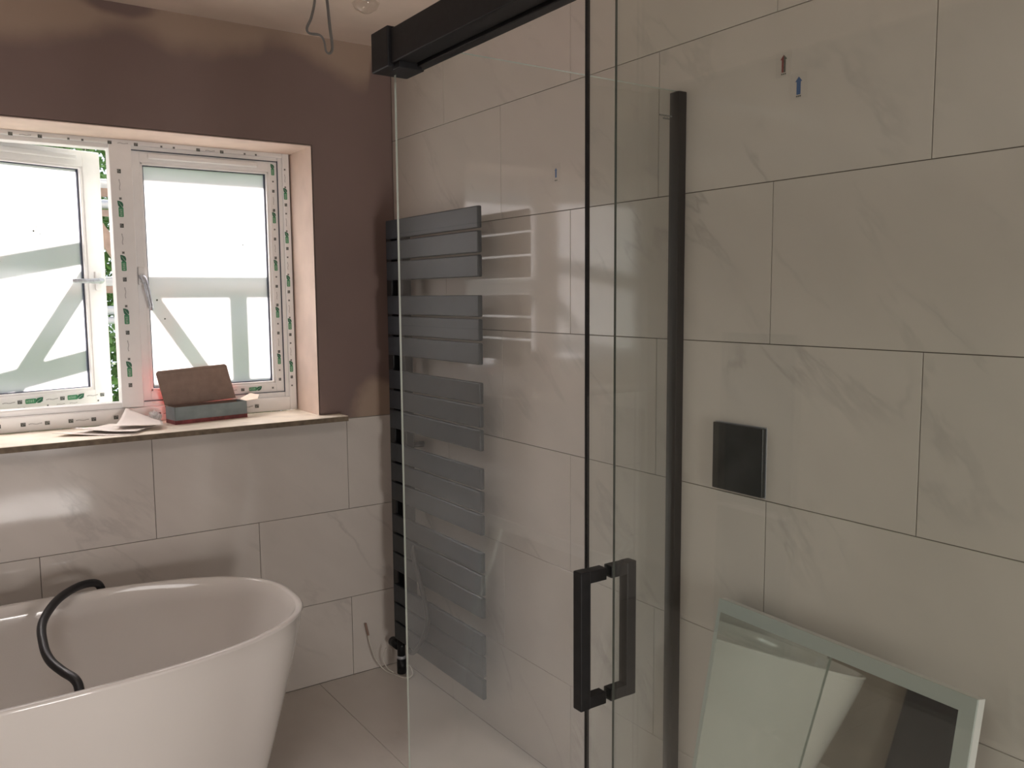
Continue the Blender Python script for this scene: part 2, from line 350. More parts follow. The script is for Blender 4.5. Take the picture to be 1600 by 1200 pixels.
#   u = -Y ; joints at Y = -2.205+.36k
tile_field(wallr, 0, -YB, rows, lambda r: (1.845 if r % 2 == 0 else 2.205), lambda u, z: (0, -u, z), (0, 0, -math.pi/2))
MB().box((XL-.2, YB-.2, -.15), (XL, .009, CEIL+.2), 'wallp').build('wall_left', kind='structure')
b = MB(); b.box((XL, YB-.12, 0), (-1.95, YB, CEIL), 'wallp').box((-.30, YB-.12, 0), (.009, YB, CEIL), 'wallp').box((-1.95, YB-.12, 2.05), (-.30, YB, CEIL), 'wallp')
b.build('wall_back', kind='structure')
b = MB(); b.box((-1.99, YB, 0), (-1.93, YB+.02, 2.1), 'upvc').box((-.32, YB, 0), (-.26, YB+.02, 2.1), 'upvc').box((-1.99, YB, 2.04), (-.26, YB+.02, 2.1), 'upvc')
b.build('trim_1', kind='structure')
b = MB(); b.box((-3.7, -6.3, -.15), (-3.6, YB-.12, CEIL), 'wallp').box((.009, -6.3, -.15), (.2, YB-.12, CEIL), 'wallp').box((-3.7, -6.4, -.15), (.2, -6.3, CEIL), 'wallp').box((-3.7, YB-.12, -.15), (-2.94, YB-.06, CEIL), 'wallp')
b.build('wall_hall', kind='structure')
MB().box((-3.7, -6.4, CEIL), (.2, .36, CEIL+.12), 'ceil').build('ceiling', kind='structure')
M['floor_grout'] = mat('floor_grout', (.42, .39, .35), .8)
fl = MB().box((-3.7, -6.4, -.15), (.2, .009, -.0045), 'floor_grout').build('floor', kind='structure')
FW, FL = .60, 1.2
ix = 0; x = -.37+FW
xs = [0.0, -.37]
while xs[-1] > XL: xs.append(xs[-1]-FW)
for i in range(len(xs)-1):
    x1, x0 = xs[i], max(xs[i+1], XL); y = .0-(0 if i % 2 == 0 else .6); ys = [0.0]
    if i % 2: ys.append(-.6-.75)
    else: ys.append(-1.42)
    while ys[-1] > YB: ys.append(max(ys[-1]-FL, YB))
    for ya, yb in zip(ys, ys[1:]):
        if ya-yb < .02: continue
        k = ('f', round(x1-x0, 3), round(ya-yb, 3))
        if k not in tilecache:
            q = MB().box((-(x1-x0-G)/2, -(ya-yb-G)/2, -.009), ((x1-x0-G)/2, (ya-yb-G)/2, 0), 'floor', .0006)
            me = bpy.data.meshes.new('tile'); q.bm.to_mesh(me); q.bm.free(); me.materials.append(M['floor']); tilecache[k] = me
        link('tile', tilecache[k], fl, ((x0+x1)/2, (ya+yb)/2, 0))
plamp = empty('ceiling_fill_panel', (-1.9, -2.5, CEIL), label='added out-of-view square ceiling light panel above the left side of the room', category='ceiling light')  # housing added around the overhead fill, out of view
MB().box((-.47, -.47, -.055), (.47, .47, 0), 'lampwhite', .01).build('housing', plamp)
# added out-of-view housing for the hall fill light (the light sits just in front of its face)
lamp = empty('hall_fill_lamp', (-.78, -5.9, 0), (0, 0, R_(4)), label='added unseen rectangular fill lamp standing in the hall outside the doorway', category='lamp')
MB().box((-.48, -.12, .16), (.48, -.03, 1.74), 'lampwhite', .01).build('housing', lamp)
for x in (-.35, .35):
    MB().tube([(x, -.08, .30), (x, -.08, .0)], .02, 'galv', 12).build('leg', lamp)
    MB().box((x-.03, -.25, .0), (x+.03, .09, .02), 'galv', .004).build('foot', lamp)

# ------------------------------------------------------------------ window
win = empty('window_1', (0, .22, 0), kind='structure')
YF = 0.0                                              # frame front, local to the window empty
FX0, FX1, FZ0, FZ1 = -1.66, -.341, 1.066, 2.078
ML, MR = -.992, -.922                                 # mullion
LT, LB, LR, LL = 2.043, 1.143, -.386, -1.615          # lips of the openings
b = MB()
def rail(a, c, bev=.004): b.box(a, c, 'upvc', bev)
rail((LL-.0185, .0004, FZ0), (LR+.0185, .07, LB-.022)); rail((LL-.001, .0124, LB-.024), (LR+.001, .0697, LB))
rail((LL-.0185, .0004, LT+.016), (LR+.0185, .07, FZ1)); rail((LL-.001, .0124, LT), (LR+.001, .0697, LT+.02))
rail((LR+.018, 0, FZ0+.001), (FX1, .0705, FZ1-.001)); rail((LR, .012, FZ0+.001), (LR+.02, .0705, FZ1-.001))
rail((FX0, 0, FZ0+.001), (LL-.018, .0705, FZ1-.001)); rail((LL-.02, .012, FZ0+.001), (LL, .0705, FZ1-.001))
rail((ML, .002, LB-.02), (MR+.004, .068, LT+.02), .003)
b.build('window_frame', win)
frame = [o for o in COL.objects if o.name.startswith('window_frame')][0]
# right sash, closed: sits slightly behind the lips
def sash(w_, h_, sw, sb, stp):
    """outer w_ x h_, local origin at lower hinge-side corner, x along the sash, y outward"""
    g = MB()
    bv = .003
    g.box((0, .0, 0), (sw, .055, h_), 'upvc', bv).box((w_-sw, .0, 0), (w_, .055, h_), 'upvc', bv)
    g.box((sw-.002, .0005, 0), (w_-sw+.002, .055, sb), 'upvc', bv).box((sw-.002, .0005, h_-stp), (w_-sw+.002, .055, h_), 'upvc', bv)
    # glazing bead, bevelled inwards
    e = .009
    g.box((sw-.001, .004, sb-.001), (sw+e, .03, h_-stp), 'upvc', .002).box((w_-sw-e, .004, sb), (w_-sw+.001, .03, h_-stp), 'upvc', .002)
    g.box((sw, .004, sb-.001), (w_-sw, .03, sb+e), 'upvc', .002).box((sw, .004, h_-stp-e), (w_-sw, .03, h_-stp+.001), 'upvc', .002)
    return g
def sash_fit(parent, w_, h_, sw, sb, stp, y0=.0):
    """gasket and frosted pane"""
    g = MB(); e = .009; k = .005
    x0, x1, z0, z1 = sw+e, w_-sw-e, sb+e, h_-stp-e
    g.box((x0-.002, .018, z0), (x0+k, .034, z1), 'gasket').box((x1-k, .018, z0), (x1+.002, .034, z1), 'gasket')
    g.box((x0, .018, z0-.002), (x1, .034, z0+k*.6), 'gasket').box((x0, .018, z1-k*.6), (x1, .034, z1+.002), 'gasket')
    g.build('gasket', parent)
    o = MB().box((x0, .026, z0), (x1, .032, z1), 'frosted').build('pane', parent, label='frosted glass pane')
    o.data.materials.append(M['glass'])
    for f in o.data.polygons:
        if f.normal.y > -.9: f.material_index = 1
    # a few specks of plaster on the pane
def spots(parent, pts):
    g = MB()
    for x, z, r in pts:
        g.poly([(x+r*random.uniform(.7, 1.2)*math.cos(a), .0255, z+r*random.uniform(.7, 1.2)*math.sin(a)) for a in [i*math.pi/3.5 for i in range(7)]], 'ink', (0, -.0005, 0))
    g.build('plaster_specks', parent)
RS = dict(w_=LR-MR+.002, h_=LT-LB+.004)
o_sash = sash(RS['w_'], RS['h_'], .034, .036, .040).build('sash', win, (MR-.001, .016, LB-.002), label='closed right-hand casement')
sash_fit(o_sash, RS['w_'], RS['h_'], .034, .036, .040)
spots(o_sash, [(.40, .58, .0035), (.415, .575, .002), (.075, .37, .004), (.1, .30, .003)])
# dark gasket round the closed sash
g = MB(); g.box((MR-.0015, .010, LB-.004), (MR+.001, .02, LT+.004), 'gasket').box((LR-.001, .010, LB-.004), (LR+.0015, .02, LT+.004), 'gasket').box((MR, .010, LB-.0025), (LR, .02, LB), 'gasket').box((MR, .010, LT), (LR, .02, LT+.0025), 'gasket')
g.build('weather_seal', win)
# left sash, swung outwards about its left edge
LS_W, LS_H = .655, .926
HX, HY = -1.62, .243
o_left = sash(LS_W, LS_H, .064, .052, .056).build('sash', win, (HX, HY-.22, 1.128), (0, 0, R_(16)), label='left-hand casement standing open outwards')
sash_fit(o_left, LS_W, LS_H, .064, .052, .056)
spots(o_left, [(.42, .63, .004), (.44, .62, .0025), (.43, .645, .002), (.30, .52, .004), (.445, .60, .002)])
# trickle-vent covers (rounded white strips at the head of each sash)
def vent(parent, x0, x1, z):
    g = MB(); g.box((x0, -.012, z-.010), (x1, .002, z+.010), 'upvc', .0055)
    return g.build('vent_cover', parent)
vent(o_sash, .06, .46, RS['h_']-.018)
vent(o_left, .08, .57, LS_H-.026)
MB().box((.28, -.021, LS_H-.024), (.32, -.011, LS_H-.018), 'upvc', .002).build('vent_catch', o_left)
# handles in crumpled film
def handle(parent, x, z, ang, L=.115):
    g = MB()
    path = smooth_path([(0, -.02, 0), (.004, -.038, 0), (.035, -.045, 0), (L, -.04, -.003)], 5)
    rs = [.013-.004*i/(len(path)-1) + random.uniform(-.0012, .0012) for i in range(len(path))]
    g.tube(path, .011, 'chrome', 9, True, rs, .75)
    g.tube([(0, .0, 0), (0, -.024, 0)], .011, 'chrome', 10)
    o = g.build('handle', parent, (x, 0, z), (0, ang, 0), label='casement handle wrapped in crumpled film')
    return o
handle(o_left, LS_W-.030, .455, R_(178), .11)
handle(o_sash, .020, .452, R_(78), .12)
MB().box((.008, -.012, .425), (.032, .001, .49), 'upvc', .003).build('handle_plate', o_sash)
MB().box((LS_W-.042, -.010, .42), (LS_W-.018, .001, .49), 'upvc', .003).build('handle_plate', o_left)
# printed protective film: leaf logos, codes and lines of small type
def logo_mesh(kind):
    g = MB(); t = (0, -.0004, 0)
    if kind == 'logo':
        w2, h2, r = .018, .0085, .003
        pts = []
        for cx, cz, a0 in ((w2-r, h2-r, 0), (-w2+r, h2-r, 90), (-w2+r, -h2+r, 180), (w2-r, -h2+r, 270)):
            for k in range(4): a = R_(a0+k*30); pts.append((cx+r*math.cos(a), -.0002, cz+r*math.sin(a)))
        g.poly(pts, 'green', t)
        for i in range(4):                       # pale letter forms
            x = -.0125+i*.0068
            g.box((x-.0022, -.0009, -.0045), (x-.0010, -.0006, .0045), 'pgreen').box((x+.0010, -.0009, -.0045), (x+.0022, -.0006, .0045), 'pgreen')
            g.box((x-.0022, -.0009, (.0030 if i % 2 else -.0008)), (x+.0022, -.0006, (.0045 if i % 2 else .0008)), 'pgreen')
        lf = [(0, -.005), (.001, .003), (.006, .008), (.013, .0095), (.025, .0105), (.024, .002), (.020, -.006), (.013, -.0095), (.005, -.0095)]
        g.poly([(.0165+x, -.0008, z+.001) for x, z in lf], 'dkgreen', t)
        g.poly([(.018, -.0014, -.0045), (.019, -.0014, -.0055), (.036, -.0014, .0065), (.0355, -.0014, .0072)], 'pgreen', t)
    elif kind == 'code':
        g.box((-.0075, -.0005, -.0065), (.0075, 0, .0065), 'ink')
        for i in range(9):
            x = random.uniform(-.006, .005); z = random.uniform(-.005, .004)
            g.box((x, -.0008, z), (x+.002, -.0005, z+.0018), 'inkl')
    elif kind == 'small': 
        g.box((-.0045, -.0005, -.0045), (.0045, 0, .0045), 'inkl'); g.box((-.0025, -.0008, -.003), (.0025, -.0005, .003), 'ink')
    elif kind == 'type':
        for i in range(9):
            x = -.020+i*.0046; g.box((x, -.0005, -.0012+.0012*math.sin(i)), (x+.0034, 0, .0015+.0012*math.sin(i)), 'inkl')
    me = bpy.data.meshes.new(kind)
    g.bm.to_mesh(me); g.bm.free()
    for m_ in g.mats: me.materials.append(M[m_])
    return me
PM = {k: logo_mesh(k) for k in ('logo', 'code', 'small', 'type')}
NM = {'logo': 'printed_logo', 'code': 'printed_code', 'small': 'printed_mark', 'type': 'printed_lettering'}
def strip(parent, p0, p1, y, kinds, start=.03, pitch=.0375, sc=1.0, flip=False):
    p0 = Vector((p0[0], 0, p0[1])); p1 = Vector((p1[0], 0, p1[1])); d = p1-p0; L = d.length; d.normalize()
    ang = math.atan2(-d.z, d.x); s = start; i = 0
    while s < L-.02:
        k = kinds[i % len(kinds)]
        if k:
            p = p0+d*s
            o = link(NM[k], PM[k], parent, (p.x, y, p.z), (0, ang, 0)); o.scale = (sc, 1, sc)
        s += pitch; i += 1
LGK = ['logo', 'code', 'type', 'small']
# frame: mullion, right jamb, head, bottom rail
strip(frame, (-.962, 1.16), (-.962, 2.03), .0015, ['code', 'logo', 'small', 'type'], .045, .0475, .95)
strip(frame, (-.360, 1.14), (-.360, 2.04), -.0005, ['small', 'code', 'logo', 'small', 'type'], .025, .034, .75)
strip(frame, (-1.62, 2.062), (-.37, 2.062), -.0005, ['code', 'type', 'code', None, 'small', 'small', None], .03, .043, .85)
strip(frame, (-1.62, 1.092), (-.43, 1.092), -.0005, ['code', 'type', 'code', None, 'code', 'type', 'code', None], .02, .0365, 1.0)
# right sash: stile and bottom rail
strip(o_sash, (RS['w_']-.018, .02), (RS['w_']-.018, RS['h_']-.01), -.0006, ['code', 'small', 'logo', 'code', 'type'], .03, .037, .72)
strip(o_sash, (.05, .018), (RS['w_']-.005, .018), -.0006, ['small', 'type', 'code', 'logo', None], .04, .04, .85)
# left sash bottom rail
strip(o_left, (.02, .030), (LS_W-.01, .030), -.0006, ['code', 'logo', 'small', 'type'], .02, .036, 1.0)
strip(o_left, (.03, .009), (LS_W-.01, .009), -.0006, ['small', 'type', 'type', None], .03, .045, .7)
# sill board
b = MB(); b.box((-1.78, -.083, 1.046), (-.252, .003, 1.064), 'sill_edge'); b.box((XR0+.001, .003, 1.046), (XR1-.001, .232, 1.064), 'sill_edge')
b.box((-1.78, -.082, 1.064), (-.253, .003, 1.0655), 'sill'); b.box((XR0+.001, .003, 1.064), (XR1-.001, .222, 1.0655), 'sill')
sill = b.build('trim_2', kind='structure')

# ------------------------------------------------------------------ things on the sill
ZSI = 1.0655
box = empty('cardboard_box', (-.845, .082, ZSI), (0, 0, R_(9)), label='open grey and red printed cardboard box standing on the window sill, lid raised', category='box')
BW, BD, BH = .275, .082, .062; t = .0025
g = MB(); g.box((0, 0, .014), (BW, t, BH), 'grey_print').box((0, 0, .014), (t, BD, BH), 'grey_print').box((BW-t, 0, .014), (BW, BD, BH), 'grey_print').box((t, BD-t, .014), (BW-t, BD-.0008, BH), 'card').box((t, BD-.0008, .014), (BW-t, BD, BH), 'red')
g.build('side_walls', box, label='grey printed sides')
MB().box((-.0004, -.0004, 0), (BW+.0004, BD+.0004, .014), 'maroon').build('base', box, label='dull red printed bottom band')
MB().box((t+.001, t+.001, .014), (BW-t-.001, BD-t-.001, .017), 'card').build('liner', box)
g = MB()
lp = [(.0, 0), (BW-.004, 0), (BW-.026, .128), (BW-.034, .134), (-.012, .134), (-.020, .126)]
g.poly([(x, 0, z) for x, z in lp], 'card', (0, .0018, 0)); g.poly([(x, .0019, z) for x, z in lp], 'red', (0, .0012, 0))
g.box((.002, -.0012, .124), (BW-.02, 0, .1252), 'sill_edge')
g.build('lid', box, (0, BD, BH-.006), (R_(-4), R_(-2.5), 0), label='raised lid, plain brown inside')
MB().poly([(0, 0, 0), (0, .055, .002), (.05, .065, .020), (.066, .025, .016), (.045, -.004, .004)], 'card_pale', (0, 0, .0018)).build('flap', box, (BW, .005, BH-.001), label='pale side flap folded out')
MB().poly([(0, .06, 0), (0, .07, 0), (-.050, .068, .018), (-.058, .058, .020)], 'card_pale', (0, 0, .0015)).build('flap', box, (0, 0, BH), label='narrow pale flap on the left')

def sheet(name, outline, z, curl, parent, m_='paper', n=12, th=.0008):
    """a sheet of paper inside a quad outline, curling up at one corner"""
    bm = bmesh.new(); A, B, C, D = [Vector((*p, 0)) for p in outline]; V = []
    for i in range(n+1):
        for j in range(n+1):
            u, v = i/n, j/n; p = (A*(1-u)+B*u)*(1-v)+(D*(1-u)+C*u)*v
            V.append(bm.verts.new((p.x, p.y, z+curl(u, v))))
    for i in range(n):
        for j in range(n): bm.faces.new((V[i*(n+1)+j], V[(i+1)*(n+1)+j], V[(i+1)*(n+1)+j+1], V[i*(n+1)+j+1]))
    bmesh.ops.recalc_face_normals(bm, faces=bm.faces)
    r = bmesh.ops.extrude_face_region(bm, geom=list(bm.faces)); bmesh.ops.translate(bm, vec=(0, 0, th), verts=[e for e in r['geom'] if isinstance(e, bmesh.types.BMVert)])
    bmesh.ops.recalc_face_normals(bm, faces=bm.faces)
    g = MB(); g._add(bm, m_, smooth=True); return g.build(name, parent)
leaflet = lambda lab, nm='leaflet': None
s1 = sheet('leaflet', [(-1.24, .055), (-1.02, -.075), (-.93, .05), (-1.10, .15)], ZSI+.0005, lambda u, v: .010*(1-u)*(1-v)**2*(1-u)+.001*math.sin(6*u), None)
s1['label'] = 'lowest of the instruction leaflets lying flat on the sill left of the box'; s1['category'] = 'paper'; s1['group'] = 'instruction leaflets on the window sill'
s2 = sheet('leaflet', [(-1.18, .06), (-1.0, -.055), (-.915, .06), (-1.05, .16)], ZSI+.009, lambda u, v: .022*max(0, (1-u)*(1-v)-.4)+.004*math.sin(5*u+1)*v, None)
s2['label'] = 'middle instruction leaflet with its left corner bent up, on the sill left of the box'; s2['category'] = 'paper'; s2['group'] = 'instruction leaflets on the window sill'
s3 = sheet('leaflet', [(-1.06, .03), (-.905, -.01), (-.888, .085), (-.985, .205)], ZSI+.017, lambda u, v: .060*max(0, v-.25)**1.5*(1-u)**1.2+.004*(1-u), None)
s3['label'] = 'top leaflet with a peaked corner rising against the window frame'; s3['category'] = 'paper'; s3['group'] = 'instruction leaflets on the window sill'
# crumpled clear plastic
bm = bmesh.new(); bmesh.ops.create_icosphere(bm, subdivisions=3, radius=1)
for v in bm.verts:
    k = 1+random.uniform(-.22, .22); v.co = Vector((v.co.x*.022*k, v.co.y*.018*k, max(0, v.co.z*.55+.5)*.040*k))
g = MB(); g._add(bm, 'plastic'); pl = g.build('plastic_wrapper', None, (-.897, .164, ZSI+.0002), (0, 0, R_(-15)), label='crumpled clear plastic wrapper at the left end of the cardboard box', category='wrapper')

# ------------------------------------------------------------------ bath
bath = empty('bathtub', (-1.445, -.56, 0), label='white freestanding oval bathtub below the window', category='bathtub')
def ring(a, b_, z, n, N=96, y0=0):
    out = []
    for k in range(N):
        th = 2*math.pi*k/N; c_, s_ = math.cos(th), math.sin(th)
        out.append((a*math.copysign(abs(c_)**(2/n), c_), y0+b_*math.copysign(abs(s_)**(2/n), s_), z))
    return out
def loft(rings, m_, name, parent, capb=True, capt=False):
    bm = bmesh.new(); R = [[bm.verts.new(p) for p in r] for r in rings]; N = len(R[0])
    for a, b_ in zip(R, R[1:]):
        for k in range(N): bm.faces.new((a[k], a[(k+1) % N], b_[(k+1) % N], b_[k]))
    if capb: bm.faces.new(R[0][::-1])
    if capt: bm.faces.new(R[-1])
    bmesh.ops.recalc_face_normals(bm, faces=bm.faces)
    g = MB(); g._add(bm, m_, smooth=True); return g.build(name, parent)
A, Bb, ZR = .782, .392, .60
prof = []
for i in range(13):
    z = ZR*.985*i/12; f = (1-i/12)**1.12
    prof.append((A-.145*f, Bb-.115*f, max(z, .0), 2.55))
prof[0] = (prof[0][0]-.004, prof[0][1]-.004, 0.0, 2.55)
rim = [(A+.001, Bb+.001, ZR-.004, 2.6), (A-.003, Bb-.003, ZR, 2.6), (A-.016, Bb-.016, ZR+.001, 2.6), (A-.021, Bb-.021, ZR-.004, 2.6)]
inn = []
for i in range(1, 15):
    s_ = i/14; z = ZR-.004-(ZR-.14)*s_
    k = s_**1.6
    inn.append((A-.023-.15*s_-.07*k, Bb-.023-.055*s_-.05*k, z, 2.5))
for k in (.85, .6, .35, .12): inn.append((inn[13][0]*k, inn[13][1]*k, .14-.012*(1-k)-.008, 2.3))
loft([ring(a, b_, z, n_) for a, b_, z, n_ in prof+rim+inn], 'bath', 'tub', bath, True, True)
g = MB(); g.lathe([(.030, 0), (.030, .004), (.022, .006)], 'black', 20); g.build('waste_cover', bath, (0.0, 0, .1195))
# black hose
hp = [(-1.145, -.150, .540), (-1.150, -.150, .592), (-1.172, -.165, .617), (-1.225, -.20, .624), (-1.29, -.27, .614), (-1.339, -.37, .588), (-1.347, -.46, .555), (-1.339, -.52, .531), (-1.316, -.57, .513), (-1.293, -.61, .500), (-1.285, -.63, .480), (-1.287, -.645, .44), (-1.29, -.65, .36), (-1.285, -.65, .24), (-1.28, -.64, .16)]
MB().tube(smooth_path(hp, 7), .0125, 'hose', 12).build('hose', None, label='black flexible hose draped over the back rim into the bathtub', category='hose')
# black wall tap left of the frame
tap = empty('bath_tap', (-1.44, 0, .73), label='black wall-mounted tap above the bathtub at the left edge', category='tap')
g = MB(); g.lathe([(.028, 0), (.028, .008), (.012, .010), (.012, .02)], 'black', 24, Matrix.Rotation(R_(90), 4, 'X')); g.build('escutcheon', tap)
MB().tube(smooth_path([(0, -.01, 0), (0, -.06, 0), (0, -.12, -.004), (0, -.15, -.03)], 5), .011, 'black', 12).build('spout', tap)

# ------------------------------------------------------------------ towel radiator
rad = empty('towel_radiator', (0, 0, 0), label='tall anthracite flat-bar towel radiator in the corner, bars open to the right', category='radiator')
bar = MB().box((-.104, -.786, -.0347), (-.088, -.135, .0347), 'anth', .0035)
me = bpy.data.meshes.new('bar'); bar.bm.to_mesh(me); bar.bm.free(); me.materials.append(M['anth'])
for k in range(6):
    for j in range(3): link('bar', me, rad, (0, 0, 1.801-.2816*k-.077*j-.0347))
for y in (-.122, -.213):
    MB().box((-.088, y-.022, .155), (-.052, y+.022, 1.80), 'black', .004).build('upright', rad)
for z in (1.62, .95, .30):
    for y in (-.122, -.213):
        MB().tube([(-.055, y, z), (-.001, y, z)], .011, 'black', 14).build('wall_bracket', rad)
vl = MB(); vl.tube([(-.07, -.122, .156), (-.07, -.122, .085)], .016, 'black', 16).tube([(-.07, -.10, .118), (-.07, -.045, .118)], .019, 'black', 16).tube([(-.07, -.122, .118), (-.07, -.06, .118)], .012, 'black', 12)
vl.build('valve', rad)
MB().tube([(-.07, -.122, .085), (-.07, -.122, .072)], .0175, 'galv', 18).build('valve_ring', rad, label='silver ring')
MB().tube([(-.07, -.122, .072), (-.07, -.122, .012)], .0185, 'black', 18).build('heating_element_cap', rad)
cb = [(-.07, -.28, .60), (-.112, -.324, .569), (-.116, -.357, .509), (-.116, -.403, .424), (-.116, -.429, .355), (-.116, -.418, .295), (-.112, -.36, .219), (-.10, -.281, .158), (-.085, -.215, .145), (-.07, -.213, .158)]
MB().tube(smooth_path(cb, 7), .009, 'hose', 10).build('power_cable', rad)
wr = [(-.165, -.018, .158), (-.158, -.03, .11), (-.14, -.04, .05), (-.115, -.06, .012), (-.095, -.10, .004), (-.07, -.16, .004), (-.05, -.175, .02), (-.052, -.16, .05), (-.06, -.145, .045)]
wire = empty('loose_wire', (-.10, -.05, .004), label='thin white loose wire with a dark bare tip curling on the floor in the corner', category='wire')
off = Vector((.10, .05, -.004))
MB().tube([Vector(p)+off for p in smooth_path(wr, 7)], .0028, 'white', 8).build('flex', wire)
MB().tube([Vector(p)+off for p in [(-.172, -.012, .205), (-.168, -.015, .18), (-.164, -.018, .155)]], .0045, 'rose', 8).build('tip', wire, label='dark bare tip')
wr2 = [(-.105, -.055, .10), (-.115, -.05, .06), (-.105, -.06, .02), (-.09, -.09, .005)]
MB().tube([Vector(p)+off for p in smooth_path(wr2, 7)], .0028, 'white', 8).build('flex', wire)

# ------------------------------------------------------------------ shower enclosure
XD, XF = -.785, -.806          # sliding door plane, fixed panel plane
YR = -1.565
# return panel
rp = empty('shower_side_panel', (0, YR, 0), label='clear dusty glass shower side panel fixed to the tiled wall by a black channel', category='shower screen')
pm = MB().box((-.781, -.004, .012), (-.006, .004, 2.008), 'glassd')
o = pm.build('glass', rp)
o.data.materials.append(M['edge'])
for f in o.data.polygons:
    if abs(f.normal.x) > .9 or abs(f.normal.z) > .9: f.material_index = 1
MB().box((-.026, -.016, .003), (-.0005, .016, 2.006), 'black', .001).build('wall_channel', rp)
# maker's stamp near the top of the glass: two short illegible lines
g = MB()
for i in range(9): g.box((-.080+i*.0048, -.0046, 1.944-(i % 2)*.0008), (-.0766+i*.0048, -.0042, 1.9475), 'ink')
for i in range(5): g.box((-.068+i*.0046, -.0046, 1.937), (-.0645+i*.0046, -.0042, 1.9405+(i % 2)*.0006), 'ink')
g.build('safety_stamp', rp, label='tiny dark etched stamp')
# header rail with end bracket
hr = empty('shower_header_rail', (0, 0, 0), label='black header rail above the shower door with a square end bracket', category='rail')
YE = -3.35
b = MB(); b.box((-.816, YE, 1.950), (-.774, YR-.02, 2.012), 'black', .002)
b.build('rail', hr)
MB().box((-.772, YE, 1.944), (-.750, YR-.05, 1.962), 'black', .0015).build('guide_lip', hr)
MB().box((-.822, YR-.052, 1.944), (-.745, YR+.018, 2.018), 'black', .002).build('end_bracket', hr)
MB().box((-.86+.05, YR-.075, 1.939), (-.762, YR-.048, 1.951), 'black', .001).build('clamp', hr)
# sliding door
dr = empty('shower_sliding_door', (XD, 0, 0), label='clear glass sliding shower door slid open, black D handle and black edge seal', category='shower door')
def pane(x, y0, y1, z0, z1, parent, em='edge', th=.0022):
    o = MB().box((x-th, y0, z0), (x+th, y1, z1), 'glass').build('glass', parent)
    o.data.materials.append(M[em])
    for f in o.data.polygons:
        if abs(f.normal.x) < .5: f.material_index = 1
    return o
pane(0, YE+.15, -2.156, .014, 1.948, dr, 'edged')
MB().box((-.0030, -2.1562, .014), (.0030, -2.1528, 1.948), 'black').build('edge_seal', dr)
HYc = -2.196
def dhandle(sgn, name_label):
    g = MB(); x0 = .0045*sgn; x1 = .052*sgn; s_ = .009
    xa, xb = sorted((x1-.018*sgn, x1))
    z0, z1 = (.930, 1.132)
    g.box((xa, HYc-s_, z0), (xb, HYc+s_, z1), 'black', .0015)
    xa, xb = sorted((x0, x1-.004*sgn))
    g.box((xa, HYc-s_+.0005, z0+.0005), (xb, HYc+s_-.0005, z0+.018), 'black', .001).box((xa, HYc-s_+.0005, z1-.018), (xb, HYc+s_-.0005, z1-.0005), 'black', .001)
    return g.build('handle', dr, label=name_label)
dhandle(-1, 'outer half of the black D handle'); dhandle(1, 'inner half of the black D handle, behind the glass')
# fixed front panel
fp = empty('shower_fixed_panel', (XF, 0, 0), label='fixed clear glass front panel of the shower, right of the door handle', category='shower screen')
pane(0, YE, -2.238, .012, 1.942, fp, 'edged', .002)

# ------------------------------------------------------------------ things on and by the right wall
pt = empty('wall_plate', (0, -1.768, 1.131), label='blank black rectangular plate on the tiled wall right of the shower channel', category='plate')
MB().box((-.013, -.0745, -.080), (-.0005, .0745, .080), 'plate', .0015).build('cover', pt)
MB().box((-.002, -.0765, -.082), (0.0, .0765, .082), 'galv').build('rim', pt, label='thin pale rim behind the cover')
def arrow(y, z, colm, lab, w2=.0078, h2=.0185, back=True):
    e = empty('arrow_sticker', (0, y, z), label=lab, category='sticker')
    MB().box((-.0006, -.021, -.027), (-.0001, .021, .027), 'film').build('backing', e)
    x = -.0008
    pts = [(0, h2), (w2*1.15, h2*.45), (w2*.65, h2*.45), (w2*.65, -h2), (-w2*.65, -h2), (-w2*.65, h2*.45), (-w2*1.15, h2*.45)]
    if isinstance(colm, tuple):
        L_ = [(0, h2), (0, -h2), (-w2*.65, -h2), (-w2*.65, h2*.45), (-w2*1.15, h2*.45)]
        g = MB().poly([(x, -p[0]*-1, p[1]) for p in [(-a, b_) for a, b_ in L_]], colm[0], (-.0003, 0, 0)).poly([(x, -p[0]*-1, p[1]) for p in L_], colm[1], (-.0003, 0, 0))
    else: g = MB().poly([(x, p[0], p[1]) for p in pts], colm, (-.0003, 0, 0))
    for i in range(3): g.box((-.0010, -.006+i*.0045, -.0235), (-.0006, -.003+i*.0045, -.0205), 'ink')
    g.build('arrow_print', e)
arrow(-1.866, 2.010, ('rdprint', 'ink'), 'small sticker with a dark red and black up arrow high on the right wall')
arrow(-1.906, 1.956, 'blue', 'small sticker with a blue up arrow just below the red one')
arrow(-1.058, 1.876, 'blue', 'lone tiny blue arrow sticker on the tiles behind the shower glass', .0055, .014)

# leaning mirror
LEAN = R_(11.5)
mr = empty('leaning_mirror', (-.055-math.sin(LEAN)*.812, -2.058, .0015), (0, LEAN, R_(-2)), label='rectangular mirror with a frosted border leaning against the tiled wall on the floor', category='mirror')
MWd, MHt = .618, .812
MB().box((.0, -MWd/2, 0), (.022, MWd/2, MHt), 'lampwhite', .001).build('backing_case', mr)
MB().box((-.005, -MWd/2, 0), (0, MWd/2, MHt), 'frost', .0008).build('frosted_border', mr)
MB().box((-.0056, -MWd/2+.030, .030), (-.005, MWd/2-.012, MHt-.030), 'mirror').build('mirror_glass', mr)

# dark board at the far left wall, seen only in the mirror
bd = empty('board', (XL+.03, -.72, 0), (0, R_(-1.2), 0), label='tall dark board leaning on the left wall, seen only in the mirror', category='board')
MB().box((0, -.19, .0), (.018, .19, 1.35), 'anth', .002).build('panel', bd)
MB().box((.018, -.185, .585), (.022, .185, .600), 'galv').build('trim_strip', bd, label='thin pale strip across the board')

